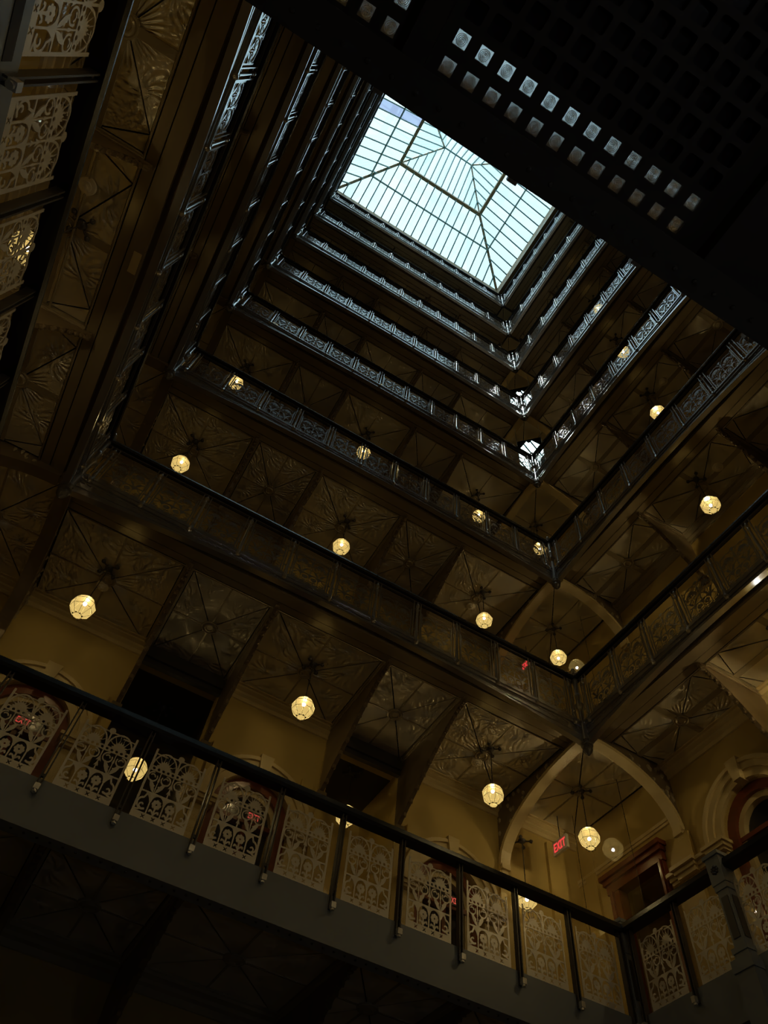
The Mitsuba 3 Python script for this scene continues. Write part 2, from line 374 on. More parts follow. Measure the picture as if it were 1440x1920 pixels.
# ------------------------------------------------------------------ skylight
def skylight():
    k = struct('window_1', 'hipped glass skylight with a raised lantern in the middle')
    z0, z1, z2, z3 = 33.80, 36.45, 36.62, 39.6
    a = SK
    b = (-6.27, -2.14, -4.19, -1.73)
    r = (-4.82, -3.34)
    my = (b[2] + b[3]) / 2
    obj('curb', MB().prism(sbox(a[0] - .12, a[2] - .12, a[1] + .12, a[3] + .12).difference(sbox(a[0], a[2], a[1], a[3])), ROOF - 0.02, z0, 'svw'), 'curb', k)
    obj('lantern_curb', MB().prism(sbox(b[0] - .07, b[2] - .07, b[1] + .07, b[3] + .07).difference(sbox(b[0] + .06, b[2] + .06, b[1] - .06, b[3] - .06)), z1 - 0.10, z2 + 0.02, 'svw'), 'skylight_hip', k)
    V = np.array
    slopes = [  # outer edge p0->p1, inner edge q0->q1
        (V([a[1], a[3], z0]), V([a[0], a[3], z0]), V([b[1], b[3], z1]), V([b[0], b[3], z1]), 0.37, 2, 0),
        (V([a[0], a[3], z0]), V([a[0], a[2], z0]), V([b[0], b[3], z1]), V([b[0], b[2], z1]), 0.372, 2, 1),
        (V([a[1], a[2], z0]), V([a[1], a[3], z0]), V([b[1], b[2], z1]), V([b[1], b[3], z1]), 0.372, 2, 2),
        (V([a[0], a[2], z0]), V([a[1], a[2], z0]), V([b[0], b[2], z1]), V([b[1], b[2], z1]), 0.37, 2, 3),
        (V([b[1], b[3], z2]), V([b[0], b[3], z2]), V([r[1], my, z3]), V([r[0], my, z3]), 0.30, 1, 4),
        (V([b[0], b[3], z2]), V([b[0], b[2], z2]), V([r[0], my, z3]), V([r[0], my, z3]), 0.31, 1, 5),
        (V([b[1], b[2], z2]), V([b[1], b[3], z2]), V([r[1], my, z3]), V([r[1], my, z3]), 0.31, 1, 6),
        (V([b[0], b[2], z2]), V([b[1], b[2], z2]), V([r[0], my, z3]), V([r[1], my, z3]), 0.30, 1, 7)]
    for p0, p1, q0, q1, step, rows, which in slopes:
        L = np.linalg.norm(p1 - p0)
        e = (p1 - p0) / L
        up = (q0 - p0) - e * np.dot(q0 - p0, e)
        H = np.linalg.norm(up)
        up /= H
        nrm = np.cross(e, up)
        if nrm[2] < 0:
            nrm = -nrm
        c0, c1 = np.dot(q0 - p0, e), np.dot(q1 - p0, e)
        trap = Polygon([(0, 0), (L, 0), (c1, H), (c0, H)]) if c1 - c0 > 1e-3 else Polygon([(0, 0), (L, 0), (c0, H)])
        nb = max(2, round(L / step))
        st = L / nb
        for i in range(nb):
            for j in range(rows):
                cell = trap.intersection(sbox(i * st, H * j / rows, (i + 1) * st, H * (j + 1) / rows))
                if cell.is_empty or cell.area < 2e-3:
                    continue
                c = np.array(cell.exterior.coords)[:-1]
                pts = p0 + c[:, :1] * e + c[:, 1:] * up
                g = rng.choice((0, 0, 1, 2, 3, 0))
                if which == 1 and i == 9:
                    g = 4
                if which == 4 and i in (5, 6) and rng.random() < .8:
                    g = 5
                put('pane', mikit.ply((pts, np.array([[0, t, t + 1] for t in range(1, len(c) - 1)])), f'pane_glass_{g}'), k)
        for i in range(1, nb):
            cut = trap.intersection(LineString([(i * st, -1), (i * st, H + 1)]))
            if cut.is_empty or cut.length < 0.05:
                continue
            (xa, ya), (xb, yb) = cut.coords[0], cut.coords[-1]
            obj('glazing_bar', MB().bar(p0 + e * xa + up * ya - nrm * 0.03, p0 + e * xb + up * yb - nrm * 0.03, 0.044, 0.06, nrm), 'skylight_bar', k)
        if rows == 2:
            cut = trap.intersection(LineString([(-1, H / 2), (L + 1, H / 2)]))
            (xa, ya), (xb, yb) = cut.coords[0], cut.coords[-1]
            obj('purlin', MB().bar(p0 + e * xa + up * ya - nrm * 0.07, p0 + e * xb + up * yb - nrm * 0.07, 0.034, 0.06, nrm), 'skylight_bar', k)
        obj('hip_bar', MB().bar(p0, q0, 0.10 if rows == 2 else 0.06, 0.1), 'skylight_hip', k)
    obj('ridge_bar', MB().bar((r[0], my, z3), (r[1], my, z3), 0.06, 0.08), 'skylight_bar', k)


skylight()


# ------------------------------------------------------------------ galleries
def rise(s, L, h=0.26):
    return h * max(0.0, 1 - abs(2 * s / L) ** 2.2)


def gallery(k, side):
    """slab, arched cast-iron fascia and railing of one side of one upper floor"""
    z = LIP[k]
    L = FR[side][3]
    m = frame(side, z)
    dep = DEPTH[side]
    detail = side != 'near'
    lo, hi = (-L / 2, L / 2) if side in ('right', 'left') else (-L / 2 - 1.5, L / 2 + 1.5)
    fl = struct('floor', f'gallery floor slab of the {FLOORWORD[k]}, {WHERE[side]}')
    scene[fl] = mikit.ply(MB().box((lo, 0.06, 0.30), (hi, dep, 0.42)).mesh(m), 'floor_wood')
    # fascia
    n = 28
    ss = np.linspace(-L / 2, L / 2, n + 1)
    curve = [(s, rise(s, L)) for s in ss]
    t = thing('gallery_fascia', f'arched cast-iron fascia under the railing, {FLOORWORD[k]}, {WHERE[side]}', 'fascia')
    obj('arch_plate', MB().prism(Polygon(curve + [(L / 2, 0.42), (-L / 2, 0.42)]), 0.0, 0.06), 'iron', t, m)
    obj('arch_bead', MB().prism(Polygon(curve + [(s, w + 0.036) for s, w in curve[::-1]]), -0.028, 0.004), 'iron', t, m)
    obj('upper_bead', MB().prism(Polygon([(s, w * 0.45 + 0.155) for s, w in curve] + [(s, w * 0.45 + 0.185) for s, w in curve[::-1]]), -0.016, 0.004), 'iron', t, m)
    lk = obj('ledge', MB().box((-L / 2, -0.05, 0.372), (L / 2, 0.02, 0.412)).box((-L / 2, -0.032, 0.322), (L / 2, 0.01, 0.3725)), 'iron', t, m)
    if detail:
        d = MB()
        nd = int(L / 0.085)
        for i in range(nd):
            s = -L / 2 + (i + .5) * L / nd
            b = rise(s, L) * 0.2 + 0.262
            d.box((s - 0.022, -0.014, b), (s + 0.022, 0.002, b + 0.024))
        kk = obj('dentils', d, 'iron', lk, m)
        labels[kk] = {'kind': 'stuff'}
    # soffit beams behind the fascia
    tr = struct('trim', f'glossy brown soffit beam under the {FLOORWORD[k]}, {WHERE[side]}')
    scene[tr] = mikit.ply(MB().box((lo + (0 if side in ('right', 'left') else 1.5), 0.13, 0.225), (hi - (0 if side in ('right', 'left') else 1.5), 0.30, 0.32)).mesh(m), 'soffit')
    obj('inner_beam', MB().box((-L / 2, 0.315, 0.235), (L / 2, 0.43, 0.32)), 'soffit', tr, m)
    obj('pipe', MB().tube([(-L / 2, 0.455, 0.235), (L / 2, 0.455, 0.235)], 0.012, 6), 'soffit', tr, m)
    if side == 'left' and k == 3:
        obj('access_patch', MB().box((-0.14, 0.15, 0.219), (0.10, 0.235, 0.2255)), 'tan_stone', tr, m)
    # railing
    r = thing('gallery_railing', f'dark pierced cast-iron railing of the {FLOORWORD[k]}, {WHERE[side]}', 'railing')
    nb = 11 if L > 7 else 8
    sp = 0.695
    posts = [(-nb / 2 + i) * sp for i in range(nb + 1)]
    obj('handrail', MB().prism(Polygon([(-0.065, 1.315), (-0.05, 1.36), (0.0, 1.38), (0.06, 1.36), (0.075, 1.315), (0.06, 1.285), (-0.05, 1.285)]), -L / 2, L / 2, 'vws'), 'handrail_black', r, m)
    obj('top_rail', MB().box((-L / 2, -0.012, 1.245), (L / 2, 0.02, 1.275)), 'iron_dark', r, m)
    obj('base_rail', MB().box((-L / 2, -0.02, 0.425), (L / 2, 0.03, 0.452)), 'iron', r, m)
    shape = PANELF if k <= 4 and detail else PANELC
    if detail:
        for i in range(nb):
            put('panel', shape, r, tf(side, (posts[i] + posts[i + 1]) / 2, 0.004, z + 0.455))
        for s in posts:
            put('baluster', BALUSTER, r, tf(side, s, -0.012, z))
    else:
        b = MB()
        for i in range(nb):
            b.prism(affinity.translate(affinity.scale(affinity.translate(PAT[False], -0.5, 0), 0.545, 0.62 / 1.33, origin=(0, 0)), (posts[i] + posts[i + 1]) / 2, 0.455), 0, 0.018)
        labels[obj('panels', b, 'iron', r, m)] = {'kind': 'stuff'}


def baluster():
    b = MB()
    b.lathe([(0.0, 0.40), (0.03, 0.40), (0.034, 0.44), (0.022, 0.475), (0.03, 0.50), (0.03, 0.52), (0.024, 0.56), (0.021, 0.80), (0.017, 1.04), (0.026, 1.06), (0.026, 1.08), (0.015, 1.10), (0.0, 1.10)], 8)
    b.lathe([(0.0, 1.10), (0.012, 1.10), (0.026, 1.13), (0.03, 1.16), (0.026, 1.19), (0.012, 1.215), (0.012, 1.25), (0.0, 1.25)], 8)
    b.lathe([(0.0, 0.30), (0.02, 0.31), (0.038, 0.345), (0.03, 0.385), (0.03, 0.401), (0, 0.401)], 8, (0, -0.02, 0))
    for s in (-1, 1):
        b.box((s * 0.058 - 0.007, -0.004, 0.452), (s * 0.058 + 0.007, 0.016, 1.246))
        b.box((s * 0.058, 0.0, 0.62), (0, 0.008, 0.632)).box((s * 0.058, 0.0, 1.085), (0, 0.008, 1.097))
    return mikit.ply(b.mesh(), 'iron', smooth=40)


BALUSTER = baluster()
for k in range(3, 10):
    for side in SIDES:
        gallery(k, side)


# ------------------------------------------------------------------ corner posts with turned drops
def corner_posts():
    sh = mikit.ply(MB().lathe([(0, 0.06), (0.06, 0.06), (0.065, 0.09), (0.055, 0.12), (0.052, 0.62), (0.06, 0.66), (0.085, 0.70), (0.085, 0.74), (0.05, 0.77), (0.048, 0.86), (0.06, 0.90), (0.06, 0.96), (0.045, 0.98), (0.045, 1.40), (0, 1.40)], 16).mesh(), 'iron', smooth=40)
    cap = mikit.ply(MB().lathe([(0, 1.40), (0.055, 1.40), (0.06, 1.43), (0.03, 1.45), (0.045, 1.49), (0.03, 1.53), (0.0, 1.545)], 12).mesh(), 'iron', smooth=40)
    drop = mikit.ply(MB().lathe([(0, -0.20), (0.02, -0.19), (0.04, -0.16), (0.065, -0.125), (0.075, -0.09), (0.065, -0.05), (0.085, -0.035), (0.088, -0.015), (0.065, 0.01), (0.07, 0.06), (0, 0.06)], 16).mesh(), 'iron_dark', smooth=40)
    for nm, x, y in (('far right corner', 0.0, 0.0), ('far left corner', -W, 0.0), ('overhead left corner', -W, -D), ('overhead right corner', 0.0, -D)):
        for k in range(3, 10):
            t = thing('corner_post', f'iron corner post with turned drop, {FLOORWORD[k]}, {nm}', 'post')
            m = T().translate([x + (0.02 if x < -1 else -0.02), y + (0.02 if y < -1 else -0.02), LIP[k]])
            sk = put('shaft', {**sh, 'to_world': m}, t)
            put('cap', {**cap, 'to_world': m}, sk)
            put('drop', {**drop, 'to_world': m}, t)


corner_posts()


# ------------------------------------------------------------------ pressed-tin ceilings under the galleries
BAYS = {'back': [(-3.995, -2.205), (-2.205, -0.925), (-0.925, 0.855), (0.855, 2.125), (2.125, 3.995)],
        'right': [(-2.96, -0.985), (-0.985, 0.985), (0.985, 2.96)], 'left': [(-2.96, -0.985), (-0.985, 0.985), (0.985, 2.96)]}


def corner_bays():
    # extra square bays at the two far corners, in the back side's coordinates
    return [(-5.45, -4.06), (4.06, 5.45)]


def bracket_mesh(dep, th=0.06):
    """a pierced quarter-arch bracket, drawn in the (v, w) plane: w = 0 at the ceiling, the wall at v = dep"""
    n = 16
    lower = [(0.36 + (dep - 0.40) * (1 - math.cos(a)) ** 0.92, -0.05 - 1.02 * math.sin(a) ** 3.0 * 0.5 - 0.55 * (1 - math.cos(a)) ** 2.2) for a in np.linspace(0, PI / 2, n)]
    P = Polygon([(0.34, 0.02)] + lower + [(dep, lower[-1][1]), (dep, 0.02)])
    inner = Polygon([(dep - 0.10, -0.14)] + [(v + (-0.02), w + 0.12) for v, w in lower[5:-1] if w + 0.12 < -0.14] + [(dep - 0.10, -0.86)]).buffer(-0.02)
    b = MB()
    for g in getattr(P, 'geoms', [P]):
        b.prism(g, -th / 2, th / 2, 'vws')
    for i in range(1, n, 1):                                     # leaf knobs along the lower edge
        v, w = lower[i]
        b.lathe([(0, -0.045), (0.03, -0.03), (0.035, 0.0), (0.03, 0.03), (0, 0.045)], 6, (0, v - 0.01, w - 0.005))
    v, w = lower[-1]
    b.box((-0.07, dep - 0.13, w - 0.05), (0.07, dep, w + 0.01)).box((-0.05, dep - 0.10, w - 0.13), (0.05, dep, w - 0.05))
    return b


TRI = lambda a, b, c: Polygon([a, b, c])


def ceiling(k, side):
    z = LIP[k] + 0.255
    L = FR[side][3]
    dep = DEPTH[side]
    m = frame(side, z)
    back = side == 'back'
    lo, hi = (-L / 2 - 1.5, L / 2 + 1.5) if back else (-L / 2, L / 2)
    c = struct('ceiling', f'embossed bronze tin ceiling under the {FLOORWORD[k]}, {WHERE[side]}')
    scene[c] = mikit.ply(MB().box((lo, 0.44, 0.022), (hi, dep, 0.06)).mesh(m), 'groove')
    v0, v1 = 0.47, dep - 0.06
    bays = [(a + 0.07, b - 0.07, v0, v1) for a, b in BAYS[side]]
    if back:
        bays += [(a, b, 0.08, v1) for a, b in corner_bays()]
        obj('backing', MB().box((-L / 2 - 1.5, 0.0, 0.022), (-L / 2, 0.44, 0.06)), 'groove', c, m)
        obj('backing', MB().box((L / 2, 0.0, 0.022), (L / 2 + 1.5, 0.44, 0.06)), 'groove', c, m)
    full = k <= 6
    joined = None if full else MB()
    for s0, s1, a0, a1 in bays:
        cs, cv = (s0 + s1) / 2, (a0 + a1) / 2
        hs, hv = (s1 - s0) / 2, (a1 - a0) / 2
        if side in ('right', 'left'):
            quad = [((0, 0), (0.8, 1), (0, 1)), ((0, 0), (1, 0), (0.8, 1)), ((1, 0), (1, 1), (0.8, 1))]
        else:
            quad = [((0, 0), (1, 1), (0, 1)), ((0, 0), (1, 0), (1, 1))]
        for sx in (-1, 1):
            for sy in (-1, 1):
                for tri in quad:
                    p = Polygon([(cs + sx * hs * x, cv + sy * hv * y) for x, y in tri]).buffer(-0.008, join_style='mitre')
                    if p.is_empty:
                        continue
                    b = MB().prism(p, 0.0, 0.024, 'svw')
                    if full:
                        me = b.mesh()
                        put('panel', mikit.ply(trimesh.Trimesh(me.vertices @ m[:3, :3].T + m[:3, 3], me.faces, process=False), 'tin', uv=me.vertices[:, :2] - [cs, cv]), c)
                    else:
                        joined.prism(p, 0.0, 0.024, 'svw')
        if full:
            if side in ('right', 'left'):
                obj('batten', MB().box((s0, cv - 0.045, -0.014), (s1, cv + 0.045, 0.001)), 'tin_flat', c, m)
                obj('batten', MB().box((cs - 0.045, a0, -0.012), (cs + 0.045, a1, 0.0015)), 'tin_flat', c, m)
            else:
                for q in (MB().box((s0, cv - 0.012, -0.01), (s1, cv + 0.012, 0.002)), MB().box((cs - 0.012, a0, -0.009), (cs + 0.012, a1, 0.0025))):
                    obj('batten', q, 'tin_flat', c, m)
            put('rosette', ROSETTE, c, tf(side, cs, cv, z))
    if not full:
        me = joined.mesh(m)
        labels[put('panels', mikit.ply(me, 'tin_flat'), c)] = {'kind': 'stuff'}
    # cross beams and brackets between the bays
    cuts = sorted({a for a, b in BAYS[side]} | {b for a, b in BAYS[side]})
    for s in cuts:
        end = abs(abs(s) - L / 2) < 0.02
        if end and not back:
            continue
        if end:
            continue
        obj('cross_beam', MB().box((s - 0.065, 0.44, -0.045), (s + 0.065, dep, 0.02)).box((s - 0.045, 0.44, -0.075), (s + 0.045, dep, -0.044)), 'tin_flat', c, m)
        put('bracket', BRACKET[side], c, tf(side, s, 0, z - 0.07))
    # cornice against the wall
    prof = Polygon([(dep - 0.17, 0.03), (dep - 0.17, -0.02), (dep - 0.13, -0.02), (dep - 0.13, -0.05), (dep - 0.07, -0.07), (dep - 0.07, -0.11), (dep - 0.03, -0.13), (dep - 0.03, -0.20), (dep, -0.20), (dep, 0.03)])
    segs = [(lo, hi)]
    if back and k == 3:
        a = [(-W / 2 + 3.995 + 0, 0)]
        off = W / 2
        edges = [lo] + [e for A in ALCOVES for e in (A[0] + off, A[1] + off)] + [hi]
        segs = [(edges[i], edges[i + 1]) for i in range(0, len(edges), 2)]
    for a, b in segs:
        obj('cornice', MB().prism(prof, a, b, 'vws'), 'tan_stone' if k == 3 else 'tin_flat', c, m)


def rosette():
    b = MB().lathe([(0, -0.016), (0.04, -0.018), (0.052, -0.03), (0.065, -0.03), (0.085, -0.012), (0.10, -0.022), (0.115, -0.02), (0.12, 0.004), (0, 0.004)], 20)
    return mikit.ply(b.mesh(), 'tin_flat', smooth=35)


ROSETTE = rosette()
BRACKET = {s: mikit.ply(bracket_mesh(DEPTH[s]).mesh(), 'bracket_brown', smooth=35) for s in ('back', 'right', 'left')}
for k in range(2, 10):
    for side in ('back', 'right', 'left'):
        ceiling(k, side)


# corner arches: from each corner post to the end wall and to the back wall
def corner_arch(k):
    z = LIP[k] + 0.255
    for (px, which) in ((0.0, 'right'), (-W, 'left')):
        for tgt in ('wall', 'end'):
            span = 2.2 if tgt == 'wall' else 1.5
            n = 14
            top = 0.02
            low = [(0.12 + (span - 0.12) * (1 - math.cos(a)), -0.12 - 1.02 * math.sin(a) ** 1.0 * 0 - 0.95 * (1 - math.sin(PI / 2 - a))) for a in np.linspace(0, PI / 2, n)]
            low = [(0.12 + (span - 0.16) * math.sin(a), -0.13 - 0.92 * (1 - math.cos(a))) for a in np.linspace(0, PI / 2, n)]
            web = Polygon([(0.02, top)] + [(0.02, low[0][1])] + low + [(span, low[-1][1]), (span, top)])
            rib = LineString(low).buffer(0.03, cap_style='flat', quad_segs=2)
            if tgt == 'wall':
                mm = np.array([[1, 0, 0, px], [0, 1, 0, 0], [0, 0, 1, z], [0, 0, 0, 1.0]])
            else:
                sgn = 1 if which == 'right' else -1
                mm = np.array([[0, sgn, 0, px], [1, 0, 0, 0], [0, 0, 1, z], [0, 0, 0, 1.0]])
            t = struct('trim', f'arched spandrel above the {FLOORWORD[k - 1]}, {which} corner post to {"back" if tgt == "wall" else "end"} wall')
            b = MB().prism(web, -0.05, 0.05, 'vws')
            scene[t] = mikit.ply(b.mesh(mm), 'bracket_brown')
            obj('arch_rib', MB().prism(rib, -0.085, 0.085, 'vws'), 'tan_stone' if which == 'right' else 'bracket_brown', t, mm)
            v, w = low[-1]
            obj('corbel', MB().box((-0.075, v - 0.06, w - 0.06), (0.075, span, w + 0.02)).box((-0.055, v - 0.02, w - 0.12), (0.055, span, w - 0.06)), 'tan_stone', t, mm)
            if k <= 4:
                lv = MB()
                for i in range(16):
                    u = rng.uniform(0.15, 0.95)
                    a = u * PI / 2
                    vv = 0.12 + (span - 0.16) * math.sin(a)
                    wl_ = -0.13 - 0.92 * (1 - math.cos(a))
                    ww = rng.uniform(wl_ + 0.06, -0.02) if wl_ < -0.12 else wl_ + 0.05
                    for s in (-1, 1):
                        lv.lathe([(0, -0.05), (0.025, -0.03), (0.035, 0.0), (0.02, 0.03), (0, 0.05)], 5, (s * 0.05, vv, ww))
                labels[obj('relief_leaves', lv, 'tin_flat', t, mm)] = {'kind': 'stuff'}


for k in range(3, 8):
    corner_arch(k)


# ------------------------------------------------------------------ the glass-balustrade gallery (level 2)
def post2():
    b = MB()
    for s in (-1, 1):
        b.box((s * 0.018 - 0.006, -0.03, 5.25), (s * 0.018 + 0.006, 0.03, 6.235))
    b.box((-0.018, -0.012, 5.40), (0.018, 0.012, 5.43)).box((-0.018, -0.012, 6.18), (0.018, 0.012, 6.21))
    return mikit.ply(b.mesh(), 'iron_dark')


def clamp2():
    b = MB().box((-0.024, -0.075, 5.245), (0.024, -0.028, 5.30)).lathe([(0, 5.225), (0.02, 5.225), (0.02, 5.25), (0, 5.25)], 10, (0, -0.05, 0))
    return mikit.ply(b.mesh(), 'steel')


POST2, CLAMP2 = post2(), clamp2()
PAN2 = mikit.ply((np.array([[-0.325, 0, 0], [0.325, 0, 0], [0.325, 0, 0.82], [-0.325, 0, 0.82]]), np.array([[0, 1, 2], [0, 2, 3]])), 'rail_glass')


def gallery2(side):
    L = FR[side][3]
    dep = DEPTH[side]
    dv = 0.05 if side == 'near' else 0.0
    m = tf(side, 0, dv, 0)
    lo, hi = (-L / 2, L / 2) if side in ('right', 'left') else (-L / 2 - 1.5, L / 2 + 1.5)
    if side != 'near':
        fl = struct('floor', f'gallery floor slab behind the glass balustrade, {WHERE[side]}')
        scene[fl] = mikit.ply(MB().box((lo, 0.06, 5.0 + .235), (hi, dep, T2)).mesh(m), 'floor_wood')
    t = thing('balustrade_fascia', f'flat grey steel fascia plate under the glass balustrade, {WHERE[side]}', 'fascia')
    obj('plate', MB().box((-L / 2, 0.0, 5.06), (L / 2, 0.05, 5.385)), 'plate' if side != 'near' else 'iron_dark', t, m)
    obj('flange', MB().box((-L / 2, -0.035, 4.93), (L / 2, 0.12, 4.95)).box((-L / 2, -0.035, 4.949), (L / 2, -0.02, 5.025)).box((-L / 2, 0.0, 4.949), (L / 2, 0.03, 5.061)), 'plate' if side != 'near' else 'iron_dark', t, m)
    if side == 'left':
        sl = MB()
        for a, b in ((-2.9, -2.52), (-2.48, -2.21), (2.25, 2.85)):
            sl.box((a, -0.004, 5.215), (b, 0.002, 5.30))
        labels[obj('slots', sl, 'groove', t, m)] = {'kind': 'stuff', 'label': 'dark recessed slots in the grey plate'}
    rv = MB()
    for i in range(int(L / 0.11)):
        s = -L / 2 + 0.06 + i * 0.11
        rv.lathe([(0, 4.918), (0.010, 4.92), (0.013, 4.931), (0, 4.931)], 6, (s, 0.03, 0))
    labels[obj('rivets', rv, 'iron_dark', t, m)] = {'kind': 'stuff'}
    if side != 'near':
        obj('soffit_beam', MB().box((-L / 2, 0.13, 5.10), (L / 2, 0.40, 5.2)), 'soffit', t, m)
    r = thing('glass_balustrade', f'glass balustrade with pale flower panels and black handrail, {WHERE[side]}', 'railing')
    obj('handrail', MB().prism(Polygon([(-0.075, 6.265), (-0.06, 6.325), (0.0, 6.345), (0.065, 6.325), (0.08, 6.265), (0.065, 6.235), (-0.06, 6.235)]), -L / 2, L / 2, 'vws'), 'handrail_black', r, m)
    nb = 11 if L > 7 else 8
    sp = 0.711 if nb == 11 else 0.711
    posts = [(-nb / 2 + i) * sp for i in range(nb + 1)]
    for i in range(nb):
        c = (posts[i] + posts[i + 1]) / 2
        put('panel', PANEL2, r, tf(side, c, 0.008 + dv, 5.388))
        put('pane', PAN2, r, tf(side, c, 0.03 + dv, 5.40))
    for s in posts:
        pk = put('post', POST2, r, tf(side, s, -0.005 + dv, 0))
        put('clamp', CLAMP2, pk, tf(side, s, dv, 0))


for side in SIDES:
    gallery2(side)


def newel(label, x, y, sx, big):
    t = thing('newel_post', label, 'post')
    h = 0.05 if not big else 0.085
    b = MB().box((-h, -h, 4.9), (h, h, 5.42)).box((-h * 1.12, -h * 1.12, 5.42), (h * 1.12, h * 1.12, 5.47)).box((-h * .8, -h * .8, 5.47), (h * .8, h * .8, 6.02)).box((-h * .95, -h * .95, 6.02), (h * .95, h * .95, 6.08))
    m = np.array([[1, 0, 0, x], [0, 1, 0, y], [0, 0, 1, 0], [0, 0, 0, 1.0]])
    obj('shaft', b, 'plate', t, m)
    obj('cap_block', MB().box((-h * 1.05, -h * 1.05, 6.08), (h * 1.05, h * 1.05, 6.36)).box((-h * 1.25, -h * 1.25, 6.36), (h * 1.25, h * 1.25, 6.40)), 'plate', t, m)
    f = MB()
    for s in (-1, 1):
        f.box((s * h * .83 - .006, -h * .5, 5.55), (s * h * .83 + .006, h * .5, 5.95)).box((-h * .5, s * h * .83 - .006, 5.55), (h * .5, s * h * .83 + .006, 5.95))
    labels[obj('sunk_panels', f, 'iron_dark', t, m)] = {'kind': 'stuff'}
    if big:
        rs = MB()
        for i in range(8):
            a = i * PI / 4
            rs.lathe([(0, -0.018), (0.014, -0.01), (0.018, 0.0), (0.014, 0.01), (0, 0.018)], 6, (-h * 1.06, 0.034 * math.cos(a), 6.22 + 0.034 * math.sin(a)))
        rs.lathe([(0, -0.02), (0.016, -0.01), (0.02, 0), (0.016, 0.01), (0, 0.02)], 8, (-h * 1.06, 0, 6.22))
        labels[obj('flower', rs, 'iron_dark', t, m)] = {'kind': 'stuff'}
        obj('base', MB().box((-h * 1.3, -h * 1.3, 3.2), (h * 1.3, h * 1.3, 5.25)).box((-h * 1.45, -h * 1.45, 5.25), (h * 1.45, h * 1.45, 5.36)), 'plate', t, m)


newel('grey square newel at the corner where the two glass balustrades meet below the mahogany door', -0.01, 0.0, 1, False)
newel('stout grey newel with a flower cap and long base under the arched window', -0.02, -1.55, 1, True)
newel('grey square newel at the far left corner of the glass balustrades', -W, 0.0, 1, False)
newel('grey square newel above the camera at the left corner of the glass balustrades', -W, -D, 1, False)
newel('grey square newel above the camera at the right corner of the glass balustrades', 0.0, -D, 1, False)


# ------------------------------------------------------------------ the glass-lens pavement above the camera
def lens_mesh(tilt, n=44, w=0.060, R=0.0285, top=0.0, thick=0.03):
    g = np.linspace(-w / 2, w / 2, n + 1)
    X, Y = np.meshgrid(g, g, indexing='ij')
    r = np.hypot(X, Y)
    zb = -thick - tilt * Y - 0.0007 * np.cos(r * 2 * PI / 0.0062) * (r < R) * np.clip((R - r) / 0.006, 0, 1)
    vb = np.stack([X, Y, zb], -1).reshape(-1, 3)
    vt = np.stack([X, Y, 0 * X + top], -1).reshape(-1, 3)
    idx = np.arange((n + 1) ** 2).reshape(n + 1, n + 1)
    a, b, c, d = idx[:-1, :-1].ravel(), idx[1:, :-1].ravel(), idx[1:, 1:].ravel(), idx[:-1, 1:].ravel()
    fb = np.vstack([np.stack([a, c, b], 1), np.stack([a, d, c], 1)])
    o = (n + 1) ** 2
    ft = np.vstack([np.stack([a, b, c], 1), np.stack([a, c, d], 1)]) + o
    rim = list(idx[:-1, 0]) + list(idx[-1, :-1]) + list(idx[:0:-1, -1]) + list(idx[0, :0:-1])
    fs = []
    for i in range(len(rim)):
        p, q = rim[i], rim[(i + 1) % len(rim)]
        fs += [[p, q, q + o], [p, q + o, p + o]]
    return trimesh.Trimesh(np.vstack([vb, vt]), np.vstack([fb, ft, fs]), process=False)


def pavement():
    zb = 5.10
    k = struct('floor', 'iron pavement with round-ringed glass lenses on the gallery right above the camera')
    plate = sbox(X0, Y0, X1, -D - 0.06)
    lit, dark = [], []
    for x0 in (-6.2685, -7.745):
        for i in range(12):
            for y in (-6.135, -6.243):
                lit.append((x0 + i * 0.1092, y))
    for x0 in (-6.2685, -7.745):
        for i in range(12):
            for r in range(2, 18):
                dark.append((x0 + i * 0.1092, -6.135 - r * 0.108))
    holes = [sbox(x - .0295, y - .0295, x + .0295, y + .0295) for x, y in lit] + [sbox(x - .027, y - .027, x + .027, y + .027).buffer(0.012, quad_segs=2) for x, y in dark]
    scene[k] = mikit.ply(MB().prism(plate.difference(unary_union(holes)), zb, zb + 0.05, 'svw').mesh(), 'vault_iron')
    shapes = {y: mikit.ply(lens_mesh(t), 'lens_glass', smooth=40) for y, t in ((-6.135, 0.125), (-6.243, 0.27))}
    for x, y in lit:
        put('glass_lens', shapes[y], k, np.array([[1, 0, 0, x], [0, 1, 0, y], [0, 0, 1, zb + 0.048], [0, 0, 0, 1.0]]))
    dm = MB().prism(sbox(-.03, -.03, .03, .03).buffer(0.012, quad_segs=2), 0.052, 0.062, 'svw')
    ds = mikit.ply(dm.mesh(), 'dark_lens')
    near = sorted(dark, key=lambda p: (p[0] + 5.3) ** 2 + (p[1] + 6.6) ** 2)
    for x, y in near[:240]:
        put('dark_lens', ds, k, np.array([[1, 0, 0, x], [0, 1, 0, y], [0, 0, 1, zb], [0, 0, 0, 1.0]]))
    rest = MB()
    for x, y in near[240:]:
        rest.box((x - .042, y - .042, zb + 0.052), (x + .042, y + .042, zb + 0.062))
    labels[obj('dark_lenses', rest, 'dark_lens', k)] = {'kind': 'stuff'}
    obj('cover', MB().box((X0, Y0, zb + 0.07), (X1, -6.30, zb + 0.16)), 'floor_wood', k)
    for x in (-6.405, -4.86, -3.4, -7.9):
        obj('cross_beam', MB().box((x - 0.05, Y0, zb - 0.12), (x + 0.05, -D - 0.1, zb + 0.001)), 'vault_iron', k)
    obj('edge_beam', MB().box((X0, -D - 0.135, zb - 0.10), (X1, -D - 0.06, zb + 0.05)), 'vault_iron', k)


pavement()


# ------------------------------------------------------------------ arched doors, alcoves, mahogany door
def ring(c, r0, r1, spring, z0, n=20):
    return arch_poly(c, r1, spring, z0, n).difference(arch_poly(c, r0, spring, z0 - 1, n))


